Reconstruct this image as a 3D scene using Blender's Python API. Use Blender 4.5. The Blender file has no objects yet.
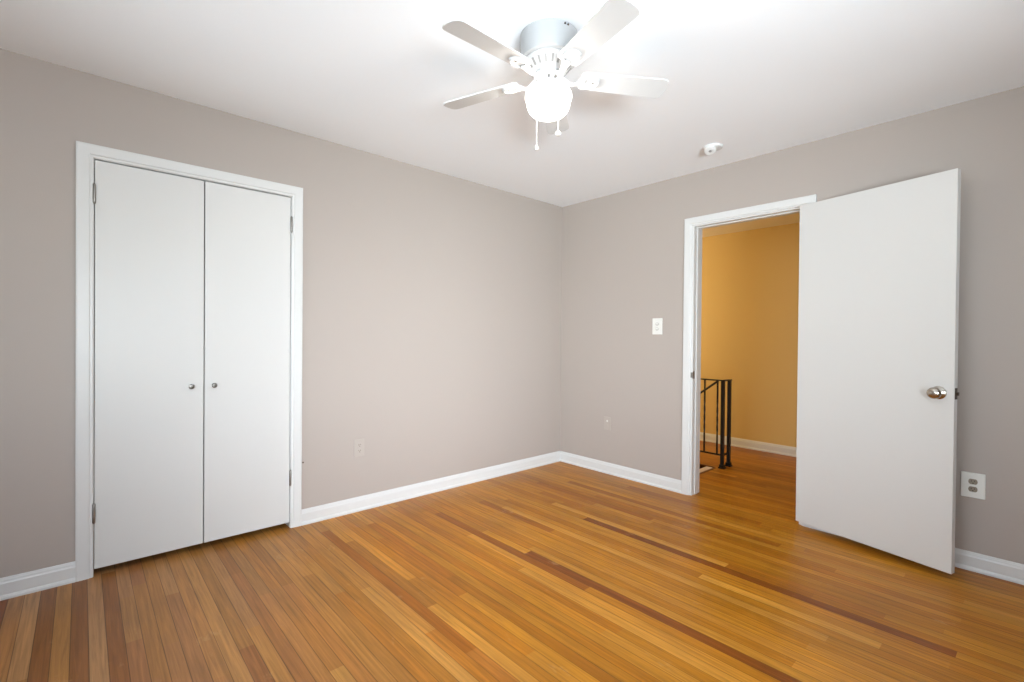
import bpy, bmesh, math, random
from math import sin, cos, pi, radians
from mathutils import Vector, Matrix

S = bpy.context.scene
COL = S.collection

# ------------------------------------------------------------------ camera
F_PX = 476.12
YAW, PITCH, ROLL = 0.8358, -0.0081, 0.0088
cf = Vector((cos(PITCH) * cos(YAW), cos(PITCH) * sin(YAW), sin(PITCH)))
cr0 = Vector((sin(YAW), -cos(YAW), 0))
cu0 = cr0.cross(cf)
cr = cos(ROLL) * cr0 + sin(ROLL) * cu0
cu = -sin(ROLL) * cr0 + cos(ROLL) * cu0
cam = bpy.data.cameras.new('camera')
cam.sensor_width = 36
cam.lens = F_PX / 1024 * 36
cam.clip_start = 0.02
camo = bpy.data.objects.new('camera', cam)
COL.objects.link(camo)
camo.matrix_world = Matrix(((cr.x, cu.x, -cf.x, -3.4269), (cr.y, cu.y, -cf.y, -3.0849), (cr.z, cu.z, -cf.z, 1.1867), (0, 0, 0, 1)))
S.camera = camo

# ------------------------------------------------------------------ exposure, world, lights
S.view_settings.view_transform = 'Standard'
S.view_settings.look = 'None'
S.view_settings.exposure = 0.26
S.view_settings.gamma = 1.0
S.view_settings.use_curve_mapping = False
GLOBE_STRENGTH = 4.0
BULB_W = 7.0
GLOBE_COLOR = (1.0, 0.95, 0.88)
FILL_COLOR = (0.84, 0.91, 1.0)
UP_FILL_COLOR = (0.81, 0.92, 1.0)

w = bpy.data.worlds.new('sky')
S.world = w
w.use_nodes = True
wn = w.node_tree
sky = wn.nodes.new('ShaderNodeTexSky')
sky.sky_type = 'NISHITA'
sky.sun_disc = False
sky.sun_elevation = radians(35)
bg = wn.nodes['Background']
wn.links.new(sky.outputs[0], bg.inputs[0])
bg.inputs[1].default_value = 0.25


def area(name, loc, direction, sx, sy, power, color, spread=180):
    l = bpy.data.lights.new(name, 'AREA')
    l.shape = 'RECTANGLE'
    l.size, l.size_y = sx, sy
    l.energy = power
    l.color = color
    l.spread = radians(spread)
    o = bpy.data.objects.new(name, l)
    o.location = loc
    o.rotation_euler = Vector(direction).to_track_quat('-Z', 'Y').to_euler()
    COL.objects.link(o)
    return o


# fill lights added outside the two unseen windows behind the camera
# (aimed up for the ceiling, down for the lower walls, sideways for wall bounce)
area('up_fill_south', (-3.5, -4.85, 0.9), (3.5, 4.3, 1.45), 1.8, 0.9, 108, UP_FILL_COLOR, 96)
area('low_fill_south', (-3.5, -4.8, 1.35), (2.2, 4.5, -1.0), 1.6, 1.2, 27, FILL_COLOR, 50)
area('side_fill_south', (-2.6, -4.8, 1.5), (-2.0, 2.0, 0.1), 1.6, 1.2, 62, FILL_COLOR, 80)
area('low_fill_west', (-5.1, -1.9, 1.35), (4.8, 0.7, -0.9), 1.9, 1.2, 16, FILL_COLOR, 65)
area('up_fill_west', (-5.15, -1.9, 0.9), (4.6, 1.0, 2.0), 1.9, 0.9, 8, UP_FILL_COLOR, 60)
# warm hall lamp hanging out of view along the hall
hl = bpy.data.lights.new('hall_lamp', 'POINT')
hl.energy = 49
hl.color = (1.0, 0.90, 0.55)
hl.shadow_soft_size = 0.12
ho = bpy.data.objects.new('hall_lamp', hl)
ho.location = (0.75, 0.85, 1.55)
COL.objects.link(ho)


# ------------------------------------------------------------------ materials
def srgb(r, g, b):
    f = lambda c: c / 12.92 if c <= 0.04045 else ((c + 0.055) / 1.055) ** 2.4
    return (f(r / 255), f(g / 255), f(b / 255), 1)


def mat(name, color, rough=0.5, metal=0.0, spec=0.5, bump=None, vary=0.0, vscale=3.0, emit=None):
    m = bpy.data.materials.new(name)
    m.use_nodes = True
    nt = m.node_tree
    b = nt.nodes['Principled BSDF']
    b.inputs['Base Color'].default_value = color
    b.inputs['Roughness'].default_value = rough
    b.inputs['Metallic'].default_value = metal
    b.inputs['Specular IOR Level'].default_value = spec
    tc = nt.nodes.new('ShaderNodeTexCoord')
    if vary:
        n = nt.nodes.new('ShaderNodeTexNoise')
        n.inputs['Scale'].default_value = vscale
        n.inputs['Detail'].default_value = 3
        nt.links.new(tc.outputs['Object'], n.inputs['Vector'])
        mx = nt.nodes.new('ShaderNodeMix')
        mx.data_type = 'RGBA'
        nt.links.new(n.outputs['Fac'], mx.inputs['Factor'])
        mx.inputs['A'].default_value = tuple(c * (1 - vary) for c in color[:3]) + (1,)
        mx.inputs['B'].default_value = tuple(min(1, c * (1 + vary)) for c in color[:3]) + (1,)
        nt.links.new(mx.outputs['Result'], b.inputs['Base Color'])
    if bump:
        sc, st = bump
        n2 = nt.nodes.new('ShaderNodeTexNoise')
        n2.inputs['Scale'].default_value = sc
        n2.inputs['Detail'].default_value = 4
        nt.links.new(tc.outputs['Object'], n2.inputs['Vector'])
        bp = nt.nodes.new('ShaderNodeBump')
        bp.inputs['Strength'].default_value = st
        bp.inputs['Distance'].default_value = 0.002
        nt.links.new(n2.outputs['Fac'], bp.inputs['Height'])
        nt.links.new(bp.outputs['Normal'], b.inputs['Normal'])
    if emit:
        b.inputs['Emission Color'].default_value = tuple(emit[0]) + (1,)
        b.inputs['Emission Strength'].default_value = emit[1]
    return m


M = {}
M['wall'] = mat('greige_paint', srgb(173, 163, 154), 0.55, spec=0.4, bump=(160, 0.12), vary=0.012, vscale=1.5)
M['ceiling'] = mat('ceiling_white', srgb(247, 250, 252), 0.8, spec=0.2, bump=(120, 0.1))
M['trim'] = mat('trim_white_gloss', srgb(213, 213, 210), 0.32, spec=0.5)
M['door'] = mat('door_white_satin', srgb(210, 209, 205), 0.36, spec=0.5, bump=(40, 0.03))
M['hallwall'] = mat('hall_tan_paint', srgb(212, 178, 112), 0.6, spec=0.3, bump=(160, 0.1))
M['hallceiling'] = mat('hall_ceiling', srgb(236, 226, 205), 0.8, spec=0.2)
M['plate_wall'] = mat('plate_painted', srgb(177, 168, 158), 0.45)
M['plate_white'] = mat('plate_white', srgb(224, 223, 216), 0.3)
M['detector'] = mat('detector_plastic', srgb(222, 222, 219), 0.5)
M['socket'] = mat('socket_taupe', srgb(136, 124, 106), 0.4)
M['toggle'] = mat('toggle_grey', srgb(196, 192, 184), 0.4)
M['slot'] = mat('slot_dark', srgb(52, 48, 44), 0.6)
M['nickel'] = mat('satin_nickel', srgb(176, 170, 160), 0.22, metal=1.0)
M['darknickel'] = mat('aged_nickel', srgb(128, 124, 118), 0.28, metal=1.0)
M['steel'] = mat('hinge_steel', srgb(150, 146, 140), 0.38, metal=1.0)
M['darkmetal'] = mat('latch_bronze', srgb(84, 74, 64), 0.4, metal=1.0)
M['iron'] = mat('black_wrought_iron', srgb(26, 23, 21), 0.42, spec=0.5)
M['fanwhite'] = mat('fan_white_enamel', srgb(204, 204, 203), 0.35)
M['housing'] = mat('housing_white_shaded', srgb(172, 173, 173), 0.4)  # white enamel greyed: the shade on the housing is painted in
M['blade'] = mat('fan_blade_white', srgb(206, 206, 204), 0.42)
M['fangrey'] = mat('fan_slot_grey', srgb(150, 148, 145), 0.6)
M['chain'] = mat('pull_chain', srgb(205, 205, 205), 0.35)
M['globe'] = mat('opal_glass_lit', (0.95, 0.95, 0.95, 1), 0.2, emit=(GLOBE_COLOR, GLOBE_STRENGTH))
# opal glass lets part of the bulb's light straight through
_nt = M['globe'].node_tree
_tr = _nt.nodes.new('ShaderNodeBsdfTransparent')
_mx = _nt.nodes.new('ShaderNodeMixShader')
_mx.inputs[0].default_value = 0.4
_nt.links.new(_tr.outputs[0], _mx.inputs[1])
_nt.links.new(_nt.nodes['Principled BSDF'].outputs[0], _mx.inputs[2])
_nt.links.new(_mx.outputs[0], _nt.nodes['Material Output'].inputs['Surface'])
M['stairpale'] = mat('stair_pale', srgb(214, 196, 186), 0.5)
M['stairred'] = mat('stair_edge_redbrown', srgb(104, 60, 36), 0.45)
M['vinyl'] = mat('window_vinyl', srgb(238, 238, 238), 0.4)

# glass: mostly clear with a faint reflection
g = bpy.data.materials.new('window_glass')
g.use_nodes = True
nt = g.node_tree
nt.nodes.remove(nt.nodes['Principled BSDF'])
tr = nt.nodes.new('ShaderNodeBsdfTransparent')
gl = nt.nodes.new('ShaderNodeBsdfGlossy')
gl.inputs['Roughness'].default_value = 0.02
ms = nt.nodes.new('ShaderNodeMixShader')
ms.inputs[0].default_value = 0.06
nt.links.new(tr.outputs[0], ms.inputs[1])
nt.links.new(gl.outputs[0], ms.inputs[2])
nt.links.new(ms.outputs[0], nt.nodes['Material Output'].inputs['Surface'])
M['glass'] = g


def wood(name, rough, coat):
    """strip oak: tone comes from each board's own 'tone' attribute, grain and seams from its UV (u across 0..1, v metres along)"""
    m = bpy.data.materials.new(name)
    m.use_nodes = True
    nt = m.node_tree
    N, L = nt.nodes, nt.links
    b = N['Principled BSDF']
    at = N.new('ShaderNodeAttribute')
    at.attribute_name = 'tone'
    uv = N.new('ShaderNodeUVMap')
    sep = N.new('ShaderNodeSeparateXYZ')
    L.new(uv.outputs['UV'], sep.inputs[0])
    tc = N.new('ShaderNodeTexCoord')
    # stretched grain
    mp = N.new('ShaderNodeMapping')
    mp.inputs['Scale'].default_value = (90, 3.0, 1)
    L.new(tc.outputs['Object'], mp.inputs['Vector'])
    gr = N.new('ShaderNodeTexNoise')
    gr.inputs['Scale'].default_value = 1.0
    gr.inputs['Detail'].default_value = 6
    gr.inputs['Roughness'].default_value = 0.6
    gr.inputs['Distortion'].default_value = 0.6
    L.new(mp.outputs[0], gr.inputs['Vector'])
    cr_ = N.new('ShaderNodeMapRange')
    cr_.inputs['From Min'].default_value = 0.28
    cr_.inputs['From Max'].default_value = 0.72
    cr_.inputs['To Min'].default_value = 0.68
    cr_.inputs['To Max'].default_value = 1.24
    L.new(gr.outputs['Fac'], cr_.inputs['Value'])
    # broad blotches of old finish
    bl = N.new('ShaderNodeTexNoise')
    bl.inputs['Scale'].default_value = 2.2
    bl.inputs['Detail'].default_value = 4
    L.new(tc.outputs['Object'], bl.inputs['Vector'])
    br = N.new('ShaderNodeMapRange')
    br.inputs['From Min'].default_value = 0.3
    br.inputs['From Max'].default_value = 0.7
    br.inputs['To Min'].default_value = 0.88
    br.inputs['To Max'].default_value = 1.1
    L.new(bl.outputs['Fac'], br.inputs['Value'])
    mul = N.new('ShaderNodeMath')
    mul.operation = 'MULTIPLY'
    L.new(cr_.outputs[0], mul.inputs[0])
    L.new(br.outputs[0], mul.inputs[1])
    # seam: dark thin line along the board edges
    a1 = N.new('ShaderNodeMath'); a1.operation = 'SUBTRACT'; a1.inputs[1].default_value = 0.5
    L.new(sep.outputs['X'], a1.inputs[0])
    a2 = N.new('ShaderNodeMath'); a2.operation = 'ABSOLUTE'
    L.new(a1.outputs[0], a2.inputs[0])
    sm = N.new('ShaderNodeMapRange')
    sm.interpolation_type = 'SMOOTHSTEP'
    sm.inputs['From Min'].default_value = 0.458
    sm.inputs['From Max'].default_value = 0.495
    sm.inputs['To Min'].default_value = 1.0
    sm.inputs['To Max'].default_value = 0.40
    L.new(a2.outputs[0], sm.inputs['Value'])
    mul2 = N.new('ShaderNodeMath'); mul2.operation = 'MULTIPLY'
    L.new(mul.outputs[0], mul2.inputs[0]); L.new(sm.outputs[0], mul2.inputs[1])
    vm = N.new('ShaderNodeVectorMath'); vm.operation = 'SCALE'
    L.new(at.outputs['Color'], vm.inputs[0]); L.new(mul2.outputs[0], vm.inputs['Scale'])
    # pale scuffs where the finish has worn
    sc = N.new('ShaderNodeTexNoise')
    sc.inputs['Scale'].default_value = 1.0
    sc.inputs['Detail'].default_value = 8
    sc.inputs['Roughness'].default_value = 0.7
    mp2 = N.new('ShaderNodeMapping')
    mp2.inputs['Scale'].default_value = (9, 4, 1)
    L.new(tc.outputs['Object'], mp2.inputs['Vector']); L.new(mp2.outputs[0], sc.inputs['Vector'])
    sr = N.new('ShaderNodeMapRange')
    sr.inputs['From Min'].default_value = 0.62
    sr.inputs['From Max'].default_value = 0.78
    sr.inputs['To Max'].default_value = 0.45
    L.new(sc.outputs['Fac'], sr.inputs['Value'])
    mx = N.new('ShaderNodeMix'); mx.data_type = 'RGBA'
    L.new(sr.outputs[0], mx.inputs['Factor'])
    L.new(vm.outputs[0], mx.inputs['A'])
    mx.inputs['B'].default_value = srgb(214, 176, 126)
    L.new(mx.outputs['Result'], b.inputs['Base Color'])
    rr = N.new('ShaderNodeMapRange')
    rr.inputs['To Min'].default_value = rough - 0.07
    rr.inputs['To Max'].default_value = rough + 0.1
    L.new(bl.outputs['Fac'], rr.inputs['Value'])
    L.new(rr.outputs[0], b.inputs['Roughness'])
    b.inputs['Specular IOR Level'].default_value = 0.27
    b.inputs['Coat Weight'].default_value = coat
    b.inputs['Coat Roughness'].default_value = 0.22
    bp = N.new('ShaderNodeBump')
    bp.inputs['Strength'].default_value = 0.25
    bp.inputs['Distance'].default_value = 0.001
    L.new(mul2.outputs[0], bp.inputs['Height'])
    L.new(bp.outputs[0], b.inputs['Normal'])
    return m


M['wood'] = wood('strip_oak_floor', 0.36, 0.0)
M['hallwood'] = M['wood']


# ------------------------------------------------------------------ mesh helpers
def box(bm, x0, x1, y0, y1, z0, z1, mtx=None):
    vs = [Vector((x, y, z)) for x in (x0, x1) for y in (y0, y1) for z in (z0, z1)]
    if mtx is not None:
        vs = [mtx @ v for v in vs]
    v = [bm.verts.new(p) for p in vs]
    for f in ((0, 1, 3, 2), (4, 6, 7, 5), (0, 4, 5, 1), (2, 3, 7, 6), (0, 2, 6, 4), (1, 5, 7, 3)):
        bm.faces.new([v[i] for i in f])


def rbox(x0, x1, y0, y1, z0, z1, r=0.003, seg=2, mtx=None):
    bm = bmesh.new()
    box(bm, x0, x1, y0, y1, z0, z1)
    bmesh.ops.recalc_face_normals(bm, faces=bm.faces)
    bmesh.ops.bevel(bm, geom=list(bm.edges), offset=r, segments=seg, profile=0.5, affect='EDGES')
    if mtx is not None:
        bmesh.ops.transform(bm, matrix=mtx, verts=bm.verts)
    return bm


def merge(dst, src):
    me = bpy.data.meshes.new('t')
    src.to_mesh(me)
    dst.from_mesh(me)
    bpy.data.meshes.remove(me)
    src.free()


def lathe(bm, prof, n=40, mtx=None):
    """prof = [(r, z)...] turned about Z"""
    rings = []
    for r, z in prof:
        if r < 1e-6:
            p = Vector((0, 0, z))
            rings.append([bm.verts.new(mtx @ p if mtx else p)])
        else:
            ring = []
            for i in range(n):
                a = 2 * pi * i / n
                p = Vector((r * cos(a), r * sin(a), z))
                ring.append(bm.verts.new(mtx @ p if mtx else p))
            rings.append(ring)
    for a, b in zip(rings, rings[1:]):
        for i in range(n):
            j = (i + 1) % n
            if len(a) == 1 and len(b) == 1:
                continue
            if len(a) == 1:
                bm.faces.new((a[0], b[j], b[i]))
            elif len(b) == 1:
                bm.faces.new((a[i], a[j], b[0]))
            else:
                bm.faces.new((a[i], a[j], b[j], b[i]))
    for ring in (rings[0], rings[-1]):
        if len(ring) > 1:
            bm.faces.new(ring)


def sweep(bm, path, rad, n=10, flat=1.0, up=Vector((0, 0, 1))):
    """tube along points; rad may be a list; flat squashes it along 'up'"""
    pts = [Vector(p) for p in path]
    if not isinstance(rad, (list, tuple)):
        rad = [rad] * len(pts)
    rings = []
    for i, p in enumerate(pts):
        t = (pts[min(i + 1, len(pts) - 1)] - pts[max(i - 1, 0)]).normalized()
        s = t.cross(up)
        if s.length < 1e-4:
            s = t.cross(Vector((1, 0, 0)))
        s.normalize()
        q = s.cross(t).normalized()
        rings.append([bm.verts.new(p + rad[i] * (cos(2 * pi * k / n) * s + flat * sin(2 * pi * k / n) * q)) for k in range(n)])
    for a, b in zip(rings, rings[1:]):
        for k in range(n):
            bm.faces.new((a[k], a[(k + 1) % n], b[(k + 1) % n], b[k]))
    bm.faces.new(rings[0])
    bm.faces.new(rings[-1])


def extrude_profile(bm, prof, path, normal, closed_prof=True):
    """mitred sweep of prof [(u outward in the wall plane, d away from the wall)] along path points lying on the wall"""
    n = Vector(normal)
    pts = [Vector(p) for p in path]
    segs = [(b - a).normalized() for a, b in zip(pts, pts[1:])]
    rings = []
    for i, p in enumerate(pts):
        t0 = segs[max(i - 1, 0)]
        t1 = segs[min(i, len(segs) - 1)]
        o0, o1 = t0.cross(n), t1.cross(n)
        m = (o0 + o1)
        m = m / m.length_squared * 2
        rings.append([bm.verts.new(p + m * u + n * d) for u, d in prof])
    k = len(prof)
    for a, b in zip(rings, rings[1:]):
        for i in range(k):
            j = (i + 1) % k
            bm.faces.new((a[i], a[j], b[j], b[i]))
    bm.faces.new(rings[0])
    bm.faces.new(rings[-1])


def obj(name, bm, m, parent=None, smooth=None, loc=None):
    bmesh.ops.recalc_face_normals(bm, faces=bm.faces)
    me = bpy.data.meshes.new(name)
    bm.to_mesh(me)
    bm.free()
    o = bpy.data.objects.new(name, me)
    COL.objects.link(o)
    if isinstance(m, str):
        m = M[m]
    me.materials.append(m)
    if smooth is not None:
        me.polygons.foreach_set('use_smooth', [True] * len(me.polygons))
        me.set_sharp_from_angle(angle=radians(smooth))
    if parent is not None:
        o.parent = parent
    if loc is not None:
        o.location = loc
    return o


def tag(o, label, cat, group=None, kind=None):
    o['label'] = label
    o['category'] = cat
    if group:
        o['group'] = group
    if kind:
        o['kind'] = kind
    return o


def struct(o, label, cat):
    return tag(o, label, cat, kind='structure')


def thing(name, label, cat, loc=(0, 0, 0), rotz=0.0, group=None):
    o = bpy.data.objects.new(name, None)
    o.empty_display_size = 0.1
    COL.objects.link(o)
    o.location = loc
    o.rotation_euler = (0, 0, rotz)
    return tag(o, label, cat, group)


# ------------------------------------------------------------------ room dimensions
H = 2.44
XW, YS = -4.6, -4.35           # walls behind the camera
CX1, CX2, CZ = -3.385, -2.472, 2.036     # closet opening in the left wall
DY1, DY2, DZ = -1.320, -2.080, 2.040     # doorway in the right wall
TW = 0.12
HX, HZ = 1.95, 2.37            # hall far wall, hall ceiling

# --- walls
bm = bmesh.new()
box(bm, XW - TW, CX1, 0, TW, -0.02, H)
box(bm, CX2, TW, 0, TW, -0.02, H)
box(bm, CX1, CX2, 0, TW, CZ, H)
struct(obj('wall_left', bm, 'wall'), 'greige wall with the white double closet doors', 'wall')
bm = bmesh.new()
box(bm, 0, TW, DY1, 0, -0.02, H)
box(bm, 0, TW, YS - TW, DY2, -0.02, H)
box(bm, 0, TW, DY2, DY1, DZ, H)
struct(obj('wall_right', bm, 'wall'), 'greige wall with the open doorway to the hall', 'wall')


def wall_with_window(axis, at0, at1, a0, a1, w0, w1, z0, z1):
    bm = bmesh.new()
    for s0, s1, zz0, zz1 in ((a0, w0, -0.02, H), (w1, a1, -0.02, H), (w0, w1, -0.02, z0), (w0, w1, z1, H)):
        if axis == 'y':
            box(bm, s0, s1, at0, at1, zz0, zz1)
        else:
            box(bm, at0, at1, s0, s1, zz0, zz1)
    return bm


struct(obj('wall_south', wall_with_window('y', YS - TW, YS, XW - TW, 0, -4.5, -2.5, 0.9, 2.1), 'wall'),
       'greige wall behind the viewer opposite the closet doors', 'wall')
struct(obj('wall_west', wall_with_window('x', XW - TW, XW, YS, 0, -2.9, -0.9, 0.9, 2.1), 'wall'),
       'greige wall behind the viewer opposite the hall doorway', 'wall')

bm = bmesh.new()
box(bm, XW - TW, TW, YS - TW, TW, H, H + 0.1)
struct(obj('ceiling', bm, 'ceiling'), 'flat white ceiling carrying the fan', 'ceiling')


# --- unseen windows behind the camera, added for the fill light
def window(name, axis, c, at, label):
    """sash window 2.0 x 1.2 in a wall opening; at = wall mid-plane"""
    w2, z0, z1, t = 1.0, 0.9, 2.1, 0.05

    def bx(bm, a0, a1, d0, d1, zz0, zz1):
        if axis == 'y':
            box(bm, c + a0, c + a1, at + d0, at + d1, zz0, zz1)
        else:
            box(bm, at + d0, at + d1, c + a0, c + a1, zz0, zz1)
    bm = bmesh.new()
    bx(bm, -w2, -w2 + t, -.03, .03, z0, z1)
    bx(bm, w2 - t, w2, -.03, .03, z0, z1)
    bx(bm, -w2 + t, w2 - t, -.03, .03, z0, z0 + t)
    bx(bm, -w2 + t, w2 - t, -.03, .03, z1 - t, z1)
    bx(bm, -w2 + t, w2 - t, -.02, .02, 1.48, 1.52)
    fr = obj(name, bm, 'vinyl')
    struct(fr, label, 'window')
    bm = bmesh.new()
    bx(bm, -w2 + t, w2 - t, -.003, .003, z0 + t, 1.48)
    bx(bm, -w2 + t, w2 - t, -.003, .003, 1.52, z1 - t)
    obj('glass', bm, 'glass', fr)
    return fr


window('fill_window_1', 'y', -3.5, YS - 0.06, 'unseen white sash window added to pass fill light, opposite the closet')
window('fill_window_2', 'x', -1.9, XW - 0.06, 'unseen white sash window added to pass fill light, opposite the hall doorway')

# --- closet interior
bm = bmesh.new()
box(bm, CX1 - 0.3, CX2 + 0.3, 0.72, 0.78, -0.02, H)
box(bm, CX1 - 0.36, CX1 - 0.3, TW, 0.78, -0.02, H)
box(bm, CX2 + 0.3, CX2 + 0.36, TW, 0.78, -0.02, H)
box(bm, CX1 - 0.36, CX2 + 0.36, TW, 0.78, H, H + 0.06)
struct(obj('wall_closet', bm, 'wall'), 'inside walls of the closet behind the closed double doors', 'wall')

# --- hall shell
HY0, HY1 = -3.0, 1.9
bm = bmesh.new()
box(bm, HX, HX + 0.1, HY0, HY1, -1.6, HZ)
box(bm, TW, HX, HY0 - 0.1, HY0, -0.02, HZ)
box(bm, TW, HX, HY1, HY1 + 0.1, -1.6, HZ)
box(bm, 0.0, TW, TW, HY1, -1.6, HZ)
struct(obj('wall_hall', bm, 'hallwall'), 'warm tan hall wall seen through the doorway', 'wall')
bm = bmesh.new()
box(bm, TW, HX, HY0, HY1, HZ, HZ + 0.08)
struct(obj('ceiling_hall', bm, 'hallceiling'), 'strip of hall ceiling above the tan wall', 'ceiling')

# ------------------------------------------------------------------ strip floors
PW = 0.0524
TONES = [srgb(184, 120, 28), srgb(177, 112, 22), srgb(192, 129, 40), srgb(170, 104, 18), srgb(166, 100, 20),
         srgb(187, 124, 32), srgb(198, 137, 50), srgb(158, 92, 18), srgb(182, 117, 26), srgb(146, 82, 18)]
WEIGHTS = [6, 6, 3, 4, 2, 5, 1.2, 0.5, 6, 0.25]
MUTED = [srgb(170, 122, 74), srgb(164, 114, 64), srgb(176, 128, 80), srgb(158, 106, 58), srgb(168, 116, 60), srgb(150, 100, 56)]
DARK = srgb(132, 70, 16)
MED = srgb(160, 93, 20)
BROWN = srgb(140, 88, 42)


def strip_floor(name, x0, x1, y0, y1, seed, special=None, hole=None, scale=1.0):
    rnd = random.Random(seed)
    bm = bmesh.new()
    uvl = bm.loops.layers.uv.new('UVMap')
    colr = {}
    col = bm.loops.layers.float_color.new('tone')
    i0, i1 = math.floor(x0 / PW), math.ceil(x1 / PW)
    for i in range(i0, i1):
        xa, xb = max(x0, i * PW), min(x1, (i + 1) * PW)
        if xb - xa < 1e-4:
            continue
        ys = [y0]
        y = y0 - rnd.uniform(0, 1.2)
        while y < y1:
            y += rnd.choice([0.45, 0.6, 0.8, 1.0, 1.3, 1.7, 2.1]) * rnd.uniform(0.85, 1.15)
            if y > ys[-1] + 0.2 and y < y1 - 0.2:
                ys.append(y)
        ys.append(y1)
        cells = [(a, b, None) for a, b in zip(ys, ys[1:])]
        sp = (special or {}).get(-i - 1)
        if sp:
            for (sa, sb, tone) in sp:
                sa, sb = max(sa, y0), min(sb, y1)
                out = []
                for a, b, t in cells:
                    if b <= sa or a >= sb:
                        out.append((a, b, t))
                    else:
                        if a < sa:
                            out.append((a, sa, t))
                        if b > sb:
                            out.append((sb, b, t))
                out.append((sa, sb, tone))
                cells = out
        for a, b, t in cells:
            if t is None:
                row = -i - 1
                t = rnd.choices(TONES, WEIGHTS)[0]
                if seed == 7:      # higher rows, by the closet, blend to muted browns
                    f = max(0.0, min(1.0, (row - 40) / 20 + rnd.uniform(-0.15, 0.15)))
                    q = rnd.choices(MUTED, [4, 4, 4, 3, 3, 1])[0]
                    t = tuple(a_ * (1 - f) + b_ * f for a_, b_ in zip(t, q))
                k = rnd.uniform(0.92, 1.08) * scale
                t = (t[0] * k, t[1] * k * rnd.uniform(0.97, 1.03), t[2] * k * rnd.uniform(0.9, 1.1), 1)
            rects = [(xa, xb, a, b)]
            if hole:
                hx0, hx1, hy0, hy1 = hole
                if xb > hx0 and xa < hx1 and b > hy0 and a < hy1:
                    rects = []
                    if a < hy0:
                        rects.append((xa, xb, a, hy0))
                    if b > hy1:
                        rects.append((xa, xb, hy1, b))
                    if xa < hx0:
                        rects.append((xa, hx0, max(a, hy0), min(b, hy1)))
                    if xb > hx1:
                        rects.append((hx1, xb, max(a, hy0), min(b, hy1)))
            for (p0, p1, q0, q1) in rects:
                vs = [bm.verts.new((px, py, 0)) for px, py in ((p0, q0), (p1, q0), (p1, q1), (p0, q1))]
                f = bm.faces.new(vs)
                for lp, (px, py) in zip(f.loops, ((p0, q0), (p1, q0), (p1, q1), (p0, q1))):
                    lp[uvl].uv = ((px - i * PW) / PW, py)
                    lp[col] = t
    # solid slab under the strips, open at the same hole
    faces = list(bm.faces)
    ext = bmesh.ops.extrude_face_region(bm, geom=faces)
    vs = [v for v in ext['geom'] if isinstance(v, bmesh.types.BMVert)]
    bmesh.ops.translate(bm, verts=vs, vec=(0, 0, -0.02))
    return obj(name, bm, 'wood')


special = {30: [(-2.62, -1.207, DARK)], 18: [(-2.89, -1.10, DARK)], 44: [(-1.66, -0.2, MED)], 63: [(-1.6, 0.0, BROWN)],
           24: [(-1.1, -0.4, MED)], 65: [(-1.9, 0, BROWN)], 67: [(-1.2, 0, BROWN)], 70: [(-1.0, 0, DARK)], 8: [(-2.1, -0.5, MED)], 3: [(-1.9, -0.9, MED)],
           12: [(-1.4, -0.35, MED)]}
fl = strip_floor('floor', XW, 0.03, YS, 0.72, 7, special)
struct(fl, 'worn honey oak strip floor of the bedroom', 'floor')
SX0, SX1, SY0 = 0.16, 0.90, -1.09      # stairwell opening
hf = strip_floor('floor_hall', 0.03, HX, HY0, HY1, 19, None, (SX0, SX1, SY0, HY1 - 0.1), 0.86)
struct(hf, 'darker amber strip floor of the hall beyond the doorway', 'floor')

# ------------------------------------------------------------------ trim: casings and baseboards
CAS = [(0, 0), (0, 0.010), (0.004, 0.013), (0.012, 0.013), (0.016, 0.017), (0.056, 0.018), (0.063, 0.016), (0.063, 0)]
bm = bmesh.new()
extrude_profile(bm, CAS, [(CX2, 0, 0), (CX2, 0, CZ), (CX1, 0, CZ), (CX1, 0, 0)], (0, -1, 0))
# jamb lining and stops
box(bm, CX1 - 0.0, CX1 + 0.002, -0.004, TW, 0, CZ)
box(bm, CX2 - 0.002, CX2, -0.004, TW, 0, CZ)
box(bm, CX1, CX2, -0.004, TW, CZ - 0.002, CZ)
box(bm, CX1 + 0.002, CX2 - 0.002, 0.045, 0.06, CZ - 0.03, CZ - 0.002)
struct(obj('trim_1', bm, 'trim'), 'white casing around the double closet doors', 'trim')

CAS2 = [(u * 0.93, d) for u, d in CAS]
bm = bmesh.new()
extrude_profile(bm, CAS2, [(0, DY2, 0), (0, DY2, DZ), (0, DY1, DZ), (0, DY1, 0)], (-1, 0, 0))
extrude_profile(bm, CAS2, [(TW, DY1, 0), (TW, DY1, DZ), (TW, DY2, DZ), (TW, DY2, 0)], (1, 0, 0))
J = 0.016
box(bm, -0.003, TW + 0.003, DY1 - J, DY1 + 0.001, 0, DZ)
box(bm, -0.003, TW + 0.003, DY2 - 0.001, DY2 + J, 0, DZ)
box(bm, -0.003, TW + 0.003, DY2 + J, DY1 - J, DZ - 0.009, DZ + 0.001)
# door stop
box(bm, 0.042, 0.078, DY1 - J - 0.006, DY1 - J, 0, DZ - 0.009)
box(bm, 0.042, 0.078, DY2 + J, DY2 + J + 0.006, 0, DZ - 0.009)
box(bm, 0.042, 0.078, DY2 + J + 0.006, DY1 - J - 0.006, DZ - 0.016, DZ - 0.009)
cas = struct(obj('trim_2', bm, 'trim'), 'white casing and jamb around the hall doorway', 'trim')
bm = rbox(-0.0045, 0.022, DY1 - J - 0.002, DY1 - J + 0.001, 0.884, 0.940, 0.0008, 1)
merge(bm, rbox(-0.0065, -0.0025, DY1 - J - 0.002, DY1 + 0.004, 0.892, 0.932, 0.001, 1))
sp = obj('strike_plate', bm, 'steel', cas)
sp['label'] = 'small metal strike plate'

BASE = [(0, 0), (0.019, 0), (0.019, 0.010), (0.016, 0.017), (0.013, 0.021), (0.013, 0.070), (0.010, 0.078), (0.0095, 0.084), (0.005, 0.0945), (0, 0.0945)]


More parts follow.
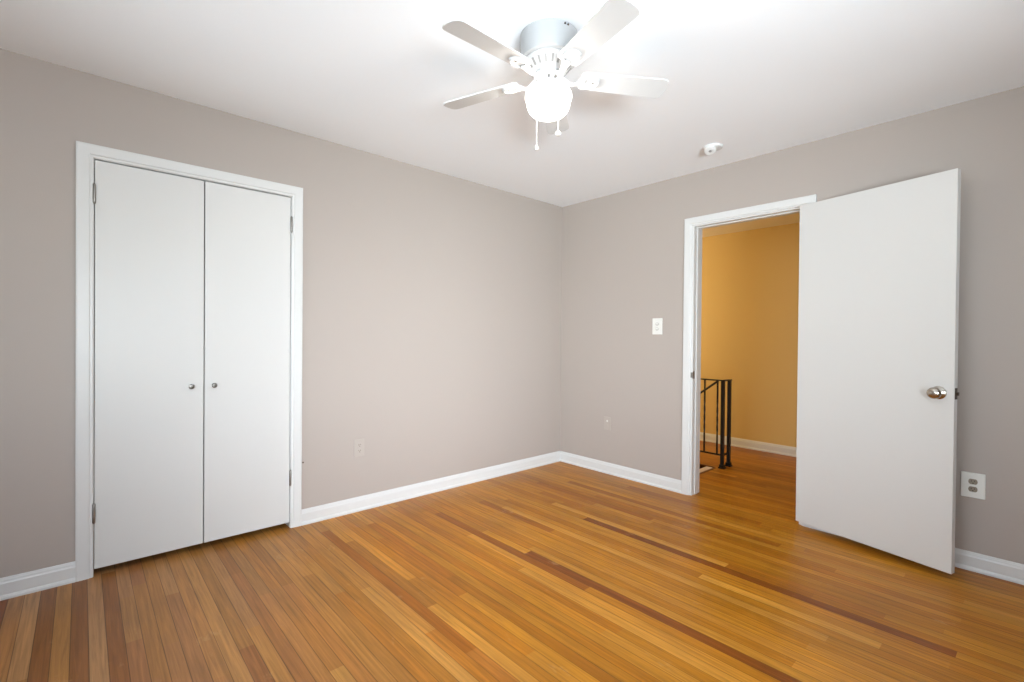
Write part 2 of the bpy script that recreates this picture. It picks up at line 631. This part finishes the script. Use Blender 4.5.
def baseboard(name, p0, p1, normal, label, m='trim'):
    n = Vector(normal)
    bm = bmesh.new()
    a, b = Vector(p0), Vector(p1)
    ra = [bm.verts.new(a + n * d + Vector((0, 0, z))) for d, z in BASE]
    rb = [bm.verts.new(b + n * d + Vector((0, 0, z))) for d, z in BASE]
    k = len(BASE)
    for i in range(k):
        j = (i + 1) % k
        bm.faces.new((ra[i], ra[j], rb[j], rb[i]))
    bm.faces.new(ra)
    bm.faces.new(rb)
    return struct(obj(name, bm, m), label, 'baseboard')


cw1, cw2 = 0.063, 0.0586
baseboard('baseboard_left', (CX2 + cw1, 0, 0), (0, 0, 0), (0, -1, 0), 'white baseboard running from the closet to the room corner')
baseboard('baseboard_left.001', (XW, 0, 0), (CX1 - cw1, 0, 0), (0, -1, 0), 'short white baseboard on the far side of the closet from the corner')
baseboard('baseboard_right', (0, -0.013, 0), (0, DY1 + cw2, 0), (-1, 0, 0), 'white baseboard between the room corner and the hall doorway')
baseboard('baseboard_right.001', (0, DY2 - cw2, 0), (0, YS, 0), (-1, 0, 0), 'white baseboard running behind the open door')
baseboard('baseboard_south', (XW, YS, 0), (0, YS, 0), (0, 1, 0), 'white baseboard opposite the closet')
baseboard('baseboard_west', (XW, 0, 0), (XW, YS, 0), (1, 0, 0), 'white baseboard opposite the hall doorway')
baseboard('baseboard_hall', (HX, HY0, 0), (HX, HY1, 0), (-1, 0, 0), 'white baseboard along the tan hall wall')


# ------------------------------------------------------------------ doors
def axis_mtx(origin, direction):
    """matrix whose local +Z points along direction"""
    q = Vector(direction).to_track_quat('Z', 'Y')
    return Matrix.Translation(Vector(origin)) @ q.to_matrix().to_4x4()


def hinge(parent, x, y, z, name='hinge', h=0.09):
    bm = bmesh.new()
    lathe(bm, [(0.0, -h / 2 - 0.006), (0.0035, -h / 2 - 0.004), (0.0065, -h / 2), (0.0065, -h / 6), (0.0058, -h / 6 + 0.0006), (0.0065, -h / 6 + 0.0012),
               (0.0065, h / 6), (0.0058, h / 6 + 0.0006), (0.0065, h / 6 + 0.0012), (0.0065, h / 2), (0.0035, h / 2 + 0.004), (0, h / 2 + 0.006)], 14)
    return obj(name, bm, 'steel', parent, 40, (x, y, z))


def closet_door(name, x0, x1, knob_x, hinge_x, label):
    bm = rbox(x0, x1, -0.003, 0.030, 0.034, CZ - 0.007, 0.0015, 1)
    d = struct(obj(name, bm, 'door'), label, 'door')
    bm = bmesh.new()
    lathe(bm, [(0.0, 0.0), (0.0085, 0.0), (0.0085, 0.002), (0.0055, 0.005), (0.0055, 0.012), (0.010, 0.016), (0.0135, 0.021), (0.0135, 0.025), (0.010, 0.0295), (0.0, 0.031)], 24,
          axis_mtx((knob_x, -0.003, 0.905), (0, -1, 0)))
    k = obj('knob', bm, 'darknickel', d, 40)
    k['label'] = 'small round nickel knob'
    for z in (1.864, 0.310):
        hinge(d, hinge_x, -0.0125, z)
    return d


closet_door('door_1', CX1 + 0.005, -2.9285, -2.986, CX1 + 0.003, 'flat white closet door with its knob on the right, hung at the left casing')
closet_door('door_2', -2.9235, CX2 - 0.005, -2.880, CX2 - 0.003, 'flat white closet door with its knob on the left, nearer the room corner')

# room door, swung wide open into the room
hA, hB = Vector((-0.055, -2.06, 0)), Vector((-0.246, -2.81, 0))
du = (hB - hA).normalized()
dn = Vector((-0.969, 0.247, 0)).normalized()
DM = Matrix(((du.x, dn.x, 0, hA.x), (du.y, dn.y, 0, hA.y), (0, 0, 1, 0), (0, 0, 0, 1)))   # local x along leaf, y out of the seen face
LW = (hB - hA).length
bm = rbox(0, LW, -0.035, 0, 0.036, 2.034, 0.0015, 1)
rd = obj('door_3', bm, 'door')
rd.matrix_world = DM
struct(rd, 'flat white room door swung wide open with a nickel knob', 'door')
KZ = 0.9265
for sgn, y0 in ((1, 0.0), (-1, -0.035)):
    bm = bmesh.new()
    lathe(bm, [(0, 0), (0.033, 0), (0.033, 0.003), (0.029, 0.007), (0.016, 0.010), (0.0125, 0.014), (0.0125, 0.026), (0.018, 0.030), (0.0265, 0.037),
               (0.0295, 0.045), (0.0285, 0.053), (0.023, 0.060), (0.012, 0.064), (0, 0.0645)], 36, axis_mtx((LW - 0.062, y0, KZ), (0, sgn, 0)))
    k = obj('knob', bm, 'nickel', rd, 40)
    k['label'] = 'round nickel door knob' if sgn > 0 else 'round nickel door knob on the wall side'
bm = rbox(LW - 0.0006, LW + 0.0014, -0.030, -0.005, KZ - 0.028, KZ + 0.028, 0.0005, 1)
lp = obj('latch_plate', bm, 'darkmetal', rd)
bm = bmesh.new()
box(bm, LW + 0.001, LW + 0.011, -0.0235, -0.0115, KZ - 0.008, KZ + 0.008)
obj('latch_bolt', bm, 'darkmetal', lp)
for z in (1.80, 1.05, 0.28):
    hinge(rd, -0.007, -0.041, z)

# ------------------------------------------------------------------ outlets and switch


def wall_frame(pos, normal):
    """local x along the wall, y up, z out of the wall"""
    n = Vector(normal)
    z = Vector((0, 0, 1))
    x = z.cross(n)
    return Matrix(((x.x, z.x, n.x, pos[0]), (x.y, z.y, n.y, pos[1]), (x.z, z.z, n.z, pos[2]), (0, 0, 0, 1)))


def plate(name, w, h, t, m):
    bm = rbox(-w / 2, w / 2, -h / 2, h / 2, 0, t, min(0.003, t * 0.45), 2)
    return bm


def duplex(name, label, pos, normal, w, h, t, mplate, msock, mslot, group=None):
    th = thing(name, label, 'outlet', group=group)
    th.matrix_world = wall_frame(pos, normal)
    obj('cover_plate', plate('p', w, h, t, mplate), mplate, th)
    for sy in (1, -1):
        cy = sy * 0.0195
        bm = bmesh.new()
        # rounded face with flattened top and bottom
        ring = []
        for i in range(32):
            a = 2 * pi * i / 32
            ring.append((0.0175 * cos(a), max(-0.0135, min(0.0135, 0.0175 * sin(a)))))
        lo = [bm.verts.new((x, y + cy, t - 0.001)) for x, y in ring]
        hi = [bm.verts.new((x, y + cy, t + 0.0018)) for x, y in ring]
        tp = [bm.verts.new((x * 0.93, y * 0.93 + cy, t + 0.0026)) for x, y in ring]
        for a, b in ((lo, hi), (hi, tp)):
            for i in range(32):
                bm.faces.new((a[i], a[(i + 1) % 32], b[(i + 1) % 32], b[i]))
        bm.faces.new(tp)
        bm.faces.new(lo)
        s = obj('socket', bm, msock, th)
        bm = bmesh.new()
        for sx, hh in ((-0.0063, 0.0085), (0.0063, 0.007)):
            box(bm, sx - 0.0012, sx + 0.0012, cy + 0.003 - hh / 2, cy + 0.003 + hh / 2, t + 0.002, t + 0.0031)
        lathe(bm, [(0, t + 0.002), (0.0027, t + 0.002), (0.0027, t + 0.0031), (0, t + 0.0031)], 12, Matrix.Translation((0, cy - 0.0075, 0)))
        obj('slots', bm, mslot, s)
    bm = bmesh.new()
    lathe(bm, [(0, t), (0.0032, t), (0.003, t + 0.001), (0, t + 0.0014)], 14)
    obj('screw', bm, mplate, th, 40)
    return th


duplex('wall_outlet', 'small outlet painted the wall colour, low on the closet wall', (-2.028, 0, 0.427), (0, -1, 0), 0.070, 0.118, 0.006, 'plate_wall', 'plate_wall', 'slot')
duplex('wall_outlet', 'oversized white outlet plate with taupe sockets, beside the open door', (0, -2.866, 0.442), (-1, 0, 0), 0.092, 0.128, 0.012, 'plate_white', 'socket', 'slot')

th = thing('wall_jack', 'wall-coloured jack plate low between the room corner and the doorway', 'jack plate')
th.matrix_world = wall_frame((0, -0.556, 0.437), (-1, 0, 0))
obj('cover_plate', plate('p', 0.072, 0.115, 0.006, 0), 'plate_wall', th)
bm = bmesh.new()
lathe(bm, [(0, 0.005), (0.008, 0.005), (0.008, 0.008), (0.0048, 0.008), (0.0048, 0.015), (0, 0.015)], 16, Matrix.Translation((0, 0.022, 0)))
obj('connector', bm, 'plate_white', th, 40)
obj('blank_insert', rbox(-0.009, 0.009, -0.030, -0.012, 0.005, 0.0085, 0.001, 1), 'plate_wall', th)

th = thing('light_switch', 'white plate with two stacked switches beside the doorway casing', 'light switch')
th.matrix_world = wall_frame((0, -1.034, 1.283), (-1, 0, 0))
obj('cover_plate', plate('p', 0.088, 0.130, 0.007, 0), 'plate_white', th)
for sy in (1, -1):
    cy = sy * 0.0195
    bm = bmesh.new()
    lathe(bm, [(0, 0.006), (0.0165, 0.006), (0.0165, 0.008), (0.0150, 0.009), (0, 0.009)], 28, Matrix.Translation((0, cy, 0)) @ Matrix.Scale(0.8, 4, (0, 1, 0)))
    sw = obj('switch', bm, 'toggle', th, 40)
    bm = rbox(-0.008, 0.008, -0.0042, 0.0042, 0, 0.012, 0.001, 1, Matrix.Translation((0, cy, 0.008)) @ Matrix.Rotation(radians(25 * sy), 4, 'Y'))
    obj('toggle_lever', bm, 'plate_white', sw)
for sy in (1, -1):
    bm = bmesh.new()
    lathe(bm, [(0, 0.0065), (0.003, 0.0065), (0.003, 0.0075), (0, 0.0082)], 12, Matrix.Translation((0, sy * 0.048, 0)))
    obj('screw', bm, 'plate_white', th, 40)

# small nail left in the wall beside the closet casing
bm = bmesh.new()
lathe(bm, [(0, 0), (0.0016, 0), (0.0016, 0.014), (0.0048, 0.015), (0.0048, 0.0165), (0, 0.0172)], 12, axis_mtx((-2.401, 0, 0.393), (0, -1, 0)))
tag(obj('wall_nail', bm, 'darkmetal', None, 40), 'dark nail head in the wall just beside the closet casing', 'nail')

# ------------------------------------------------------------------ smoke detector
th = thing('smoke_detector', 'round white smoke detector on the ceiling above the hall doorway', 'smoke detector', (-0.372, -1.645, H))
bm = bmesh.new()
lathe(bm, [(0, 0), (0.060, 0), (0.060, -0.006), (0.057, -0.012), (0.050, -0.015), (0, -0.015)], 36)
obj('base', bm, 'detector', th, 40)
tilt = Matrix.Translation((-0.022, 0.008, -0.012)) @ Matrix.Rotation(radians(30), 4, Vector((-0.42, 0.91, 0)))
bm = bmesh.new()
lathe(bm, [(0, 0.0), (0.034, 0.0), (0.037, -0.004), (0.037, -0.022), (0.033, -0.028), (0.015, -0.031), (0.0125, -0.029), (0, -0.029)], 32, tilt)
cv = obj('cover', bm, 'detector', th, 40)
bm = bmesh.new()
lathe(bm, [(0, -0.028), (0.009, -0.028), (0.009, -0.0315), (0, -0.032)], 16, tilt)
obj('test_button', bm, 'fangrey', cv, 40)

# ------------------------------------------------------------------ ceiling fan
AX, AY = -1.981, -1.699
fan = thing('ceiling_fan', 'white five-blade ceiling fan with a lit opal glass globe', 'ceiling fan', (AX, AY, 0))
bm = bmesh.new()
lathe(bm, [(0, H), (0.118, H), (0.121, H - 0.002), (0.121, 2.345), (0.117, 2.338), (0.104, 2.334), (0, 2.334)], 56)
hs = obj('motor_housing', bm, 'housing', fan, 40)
for a in (-105, -98):      # two small screws near the ceiling edge
    bm = bmesh.new()
    lathe(bm, [(0, -0.002), (0.004, -0.002), (0.004, 0.003), (0, 0.004)], 10, axis_mtx((0.121 * cos(radians(a)), 0.121 * sin(radians(a)), H - 0.012), (cos(radians(a)), sin(radians(a)), 0)))
    obj('screw', bm, 'darkmetal', hs, 40)
# flared vent band; grey strips paint in the shade of its slots
bm = bmesh.new()
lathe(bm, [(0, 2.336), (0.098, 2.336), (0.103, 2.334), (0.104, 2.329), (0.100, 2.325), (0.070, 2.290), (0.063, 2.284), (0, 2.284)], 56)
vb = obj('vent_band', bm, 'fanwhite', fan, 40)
bm = bmesh.new()
for i in range(20):
    a = 2 * pi * i / 20
    m = Matrix.Rotation(a, 4, 'Z') @ Matrix.Translation((0.0862, 0, 2.3080)) @ Matrix.Rotation(math.atan2(0.035, 0.030), 4, 'Y').inverted()
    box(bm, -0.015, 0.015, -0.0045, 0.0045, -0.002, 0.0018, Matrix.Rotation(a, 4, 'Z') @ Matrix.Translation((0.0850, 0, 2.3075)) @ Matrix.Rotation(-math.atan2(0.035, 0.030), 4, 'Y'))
obj('vent_slot_shade', bm, 'fangrey', vb)
# flywheel hub and switch housing
bm = bmesh.new()
lathe(bm, [(0, 2.286), (0.056, 2.286), (0.060, 2.282), (0.060, 2.268), (0.056, 2.263), (0, 2.263)], 48)
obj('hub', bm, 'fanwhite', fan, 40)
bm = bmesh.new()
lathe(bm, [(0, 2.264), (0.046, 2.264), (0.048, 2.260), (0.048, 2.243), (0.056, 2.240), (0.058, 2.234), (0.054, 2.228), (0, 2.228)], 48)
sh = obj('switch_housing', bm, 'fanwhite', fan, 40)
for a in (-135, -105, 15, 135):
    bm = bmesh.new()
    lathe(bm, [(0, 0), (0.004, 0), (0.004, 0.006), (0.0055, 0.006), (0.0055, 0.010), (0, 0.011)], 10, axis_mtx((0.047 * cos(radians(a)), 0.047 * sin(radians(a)), 2.252), (cos(radians(a)), sin(radians(a)), 0)))
    obj('thumb_screw', bm, 'steel', sh, 40)
# globe
bm = bmesh.new()
GP = [(0.0, 2.234), (0.050, 2.234), (0.054, 2.231), (0.070, 2.226), (0.085, 2.217), (0.094, 2.205), (0.0975, 2.192), (0.0965, 2.180), (0.092, 2.172), (0.0905, 2.162), (0.088, 2.148),
      (0.081, 2.133), (0.068, 2.119), (0.050, 2.110), (0.028, 2.105), (0.0, 2.104)]
lathe(bm, GP, 56)
gb = obj('glass_globe', bm, 'globe', fan, 40)
bl_ = bpy.data.lights.new('bulb', 'POINT')
bl_.energy = BULB_W
bl_.color = GLOBE_COLOR
bl_.shadow_soft_size = 0.022
blo = bpy.data.objects.new('bulb', bl_)
blo.location = (0, 0, 2.203)
blo.parent = fan
COL.objects.link(blo)
gb['label'] = 'glowing opal glass globe'


def blade(a):
    """blade with its iron; local +X outward, parented under the fan"""
    rot = Matrix.Rotation(a, 4, 'Z')
    pitch = Matrix.Translation((0, 0, 2.271)) @ Matrix.Rotation(0.02, 4, 'Y') @ Matrix.Rotation(radians(-11), 4, 'X')
    # blade outline
    r0, r1 = 0.135, 0.517
    pts = []
    def hw(r):
        t = (r - r0) / (r1 - r0)
        return 0.047 + 0.011 * t
    n = 6
    pts.append((r0, -0.036)); pts.append((r0 + 0.012, -hw(r0 + 0.012)))
    for i in range(1, n + 1):
        r = r0 + 0.012 + (r1 - 0.04 - r0 - 0.012) * i / n
        pts.append((r, -hw(r)))
    for i in range(1, 8):
        t = i / 8
        ang = -pi / 2 + pi * t
        # blunt rounded tip
        ca, sa = cos(ang), sin(ang)
        pts.append((r1 - 0.04 + 0.04 * (abs(ca) ** 0.75), hw(r1) * (1 if sa > 0 else -1) * (abs(sa) ** 0.6)))
    for i in range(n, 0, -1):
        r = r0 + 0.012 + (r1 - 0.04 - r0 - 0.012) * i / n
        pts.append((r, hw(r)))
    pts.append((r0 + 0.012, hw(r0 + 0.012))); pts.append((r0, 0.036))
    bm = bmesh.new()
    T = 0.0055
    lo = [bm.verts.new(rot @ pitch @ Vector((x, y, 0))) for x, y in pts]
    hi = [bm.verts.new(rot @ pitch @ Vector((x, y, T))) for x, y in pts]
    bm.faces.new(lo); bm.faces.new(hi)
    k = len(pts)
    for i in range(k):
        bm.faces.new((lo[i], lo[(i + 1) % k], hi[(i + 1) % k], hi[i]))
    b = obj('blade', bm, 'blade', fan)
    # blade iron: curved arm, then a leaf shaped plate with a raised horseshoe rim
    bm = bmesh.new()
    sweep(bm, [rot @ Vector(p) for p in ((0.050, 0, 2.272), (0.066, 0, 2.268), (0.080, 0, 2.258), (0.095, 0, 2.250), (0.112, 0, 2.252), (0.130, 0, 2.2610), (0.150, 0, 2.2665))],
          [0.014, 0.013, 0.0105, 0.010, 0.012, 0.018, 0.024], 12, 0.42)
    ring = []
    for i in range(28):
        t = 2 * pi * i / 28
        ring.append((0.172 + 0.048 * cos(t), (0.036 + 0.006 * cos(t)) * sin(t)))
    lo = [bm.verts.new(rot @ pitch @ Vector((x, y, -0.0045))) for x, y in ring]
    hi = [bm.verts.new(rot @ pitch @ Vector((x, y, -0.0002))) for x, y in ring]
    bm.faces.new(lo); bm.faces.new(hi)
    for i in range(28):
        bm.faces.new((lo[i], lo[(i + 1) % 28], hi[(i + 1) % 28], hi[i]))
    arc = []
    for i in range(17):
        t = -2.2 + 4.4 * i / 16
        arc.append(rot @ pitch @ Vector((0.172 + 0.040 * cos(t), 0.031 * sin(t), -0.006)))
    sweep(bm, arc, 0.006, 8, 0.8)
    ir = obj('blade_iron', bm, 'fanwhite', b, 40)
    for (x, y) in ((0.150, 0.013), (0.150, -0.013), (0.190, 0)):
        bm = bmesh.new()
        lathe(bm, [(0, -0.0042), (0.0042, -0.0042), (0.0038, -0.0062), (0, -0.0075)], 10, rot @ pitch @ Matrix.Translation((x, y, 0)))
        merge_name = obj('screw', bm, 'steel', b, 40)
    return b


for i in range(5):
    blade(radians(181.7 - 72 * i))

# pull chains with fobs
view = Vector((0.722, 0.692, 0))
side = Vector((-0.692, 0.722, 0))


def pull_chain(off_far, off_side, zend, fobr, fobh, label):
    e = view * off_far + side * off_side
    s = e.normalized() * 0.046
    bm = bmesh.new()
    path = [Vector((s.x, s.y, 2.250)), Vector((e.x * 0.75, e.y * 0.75, 2.249)), Vector((e.x * 0.97, e.y * 0.97, 2.243)), Vector((e.x, e.y, 2.232)), Vector((e.x, e.y, zend + fobh))]
    sweep(bm, path, 0.0011, 6)
    n = int((2.23 - zend - fobh) / 0.0075)
    for i in range(n):
        c = Vector((e.x, e.y, zend + fobh + 0.004 + i * 0.0075))
        lathe(bm, [(0, -0.0021), (0.0015, -0.0015), (0.0021, 0), (0.0015, 0.0015), (0, 0.0021)], 6, Matrix.Translation(c))
    ch = obj('pull_chain', bm, 'chain', fan, 40)
    ch['label'] = label
    bm = bmesh.new()
    lathe(bm, [(0, zend), (fobr * 0.7, zend), (fobr, zend + fobh * 0.25), (fobr * 0.9, zend + fobh * 0.6), (fobr * 0.4, zend + fobh * 0.9), (0, zend + fobh)], 18, Matrix.Translation((e.x, e.y, 0)))
    obj('pull_fob', bm, 'plate_white', ch, 40)


pull_chain(0.098, 0.050, 2.010, 0.0085, 0.022, 'longer pull chain hanging below the globe')
pull_chain(0.102, -0.044, 2.072, 0.013, 0.022, 'short pull chain ending just under the globe')

# ------------------------------------------------------------------ hall: stairs and iron railing
st = thing('staircase', 'stairs going down from the hall beside the black railing', 'stairs', (SX0, SY0, 0))
bm = bmesh.new()
box(bm, SX1 - SX0, SX1 - SX0 + 0.022, 0, 2.8, -0.20, 0.004)
box(bm, -0.02, SX1 - SX0, -0.022, 0, -0.18, 0.002)
obj('edge_trim', bm, 'stairred', st)
bm = rbox(-0.02, SX1 - SX0 - 0.012, 0.0, 0.065, -0.03, 0.003, 0.006, 2)
obj('nosing', bm, 'stairpale', st)
for i in range(7):
    y = 0.06 + i * 0.24
    z = -0.18 * (i + 1)
    bm = rbox(-0.02, SX1 - SX0, y - 0.02, y + 0.245, z - 0.03, z, 0.006, 2)
    obj('tread', bm, 'stairpale', st)
    bm = bmesh.new()
    box(bm, -0.02, SX1 - SX0, y + 0.225, y + 0.24, z - 0.18 + 0.001, z - 0.03)
    obj('riser', bm, 'stairpale', st)

rl = thing('stair_railing', 'black wrought iron railing guarding the stairs in the hall', 'railing', (0.935, -1.15, 0))
RZ = 0.80


def post(x, y):
    bm = bmesh.new()
    box(bm, x - 0.0135, x + 0.0135, y - 0.0135, y + 0.0135, 0, RZ)
    p = obj('post', bm, 'iron', rl)
    bm = bmesh.new()
    box(bm, x - 0.026, x + 0.026, y - 0.026, y + 0.026, 0, 0.010)
    box(bm, x - 0.020, x + 0.020, y - 0.020, y + 0.020, 0.010, 0.034)
    obj('foot', bm, 'iron', p)


post(0, 0)
post(0.125, -0.004)
bm = rbox(-0.016, 0.016, -0.02, 1.9, RZ, RZ + 0.011, 0.002, 1)
merge(bm, rbox(-0.016, 0.142, -0.022, 0.014, RZ, RZ + 0.011, 0.002, 1))
obj('top_rail', bm, 'iron', rl)
bm = bmesh.new()
box(bm, -0.007, 0.007, 0.0, 1.9, 0.113, 0.127)
obj('bottom_rail', bm, 'iron', rl)
bm = bmesh.new()
box(bm, 0.0, 0.125, -0.007, 0.007, 0.113, 0.127)
obj('cross_bar', bm, 'iron', rl)
for i in range(15):
    y = 0.050 + i * 0.122
    bm = bmesh.new()
    # square bar with a gentle twist in its middle
    rings = []
    for k in range(25):
        z = 0.12 + (RZ - 0.12) * k / 24
        t = radians(360) * max(0, min(1, (k - 6) / 12))
        rings.append([bm.verts.new((0.0085 * cos(t + q * pi / 2 + pi / 4), y + 0.0085 * sin(t + q * pi / 2 + pi / 4), z)) for q in range(4)])
    for a, b in zip(rings, rings[1:]):
        for q in range(4):
            bm.faces.new((a[q], a[(q + 1) % 4], b[(q + 1) % 4], b[q]))
    bm.faces.new(rings[0]); bm.faces.new(rings[-1])
    obj('baluster', bm, 'iron', rl)
bm = bmesh.new()
sweep(bm, [(0.0, 0.045, RZ), (0.0, 0.33, RZ - 0.213), (0.0, 0.86, RZ - 0.61)], 0.010, 8)
obj('handrail', bm, 'iron', rl)
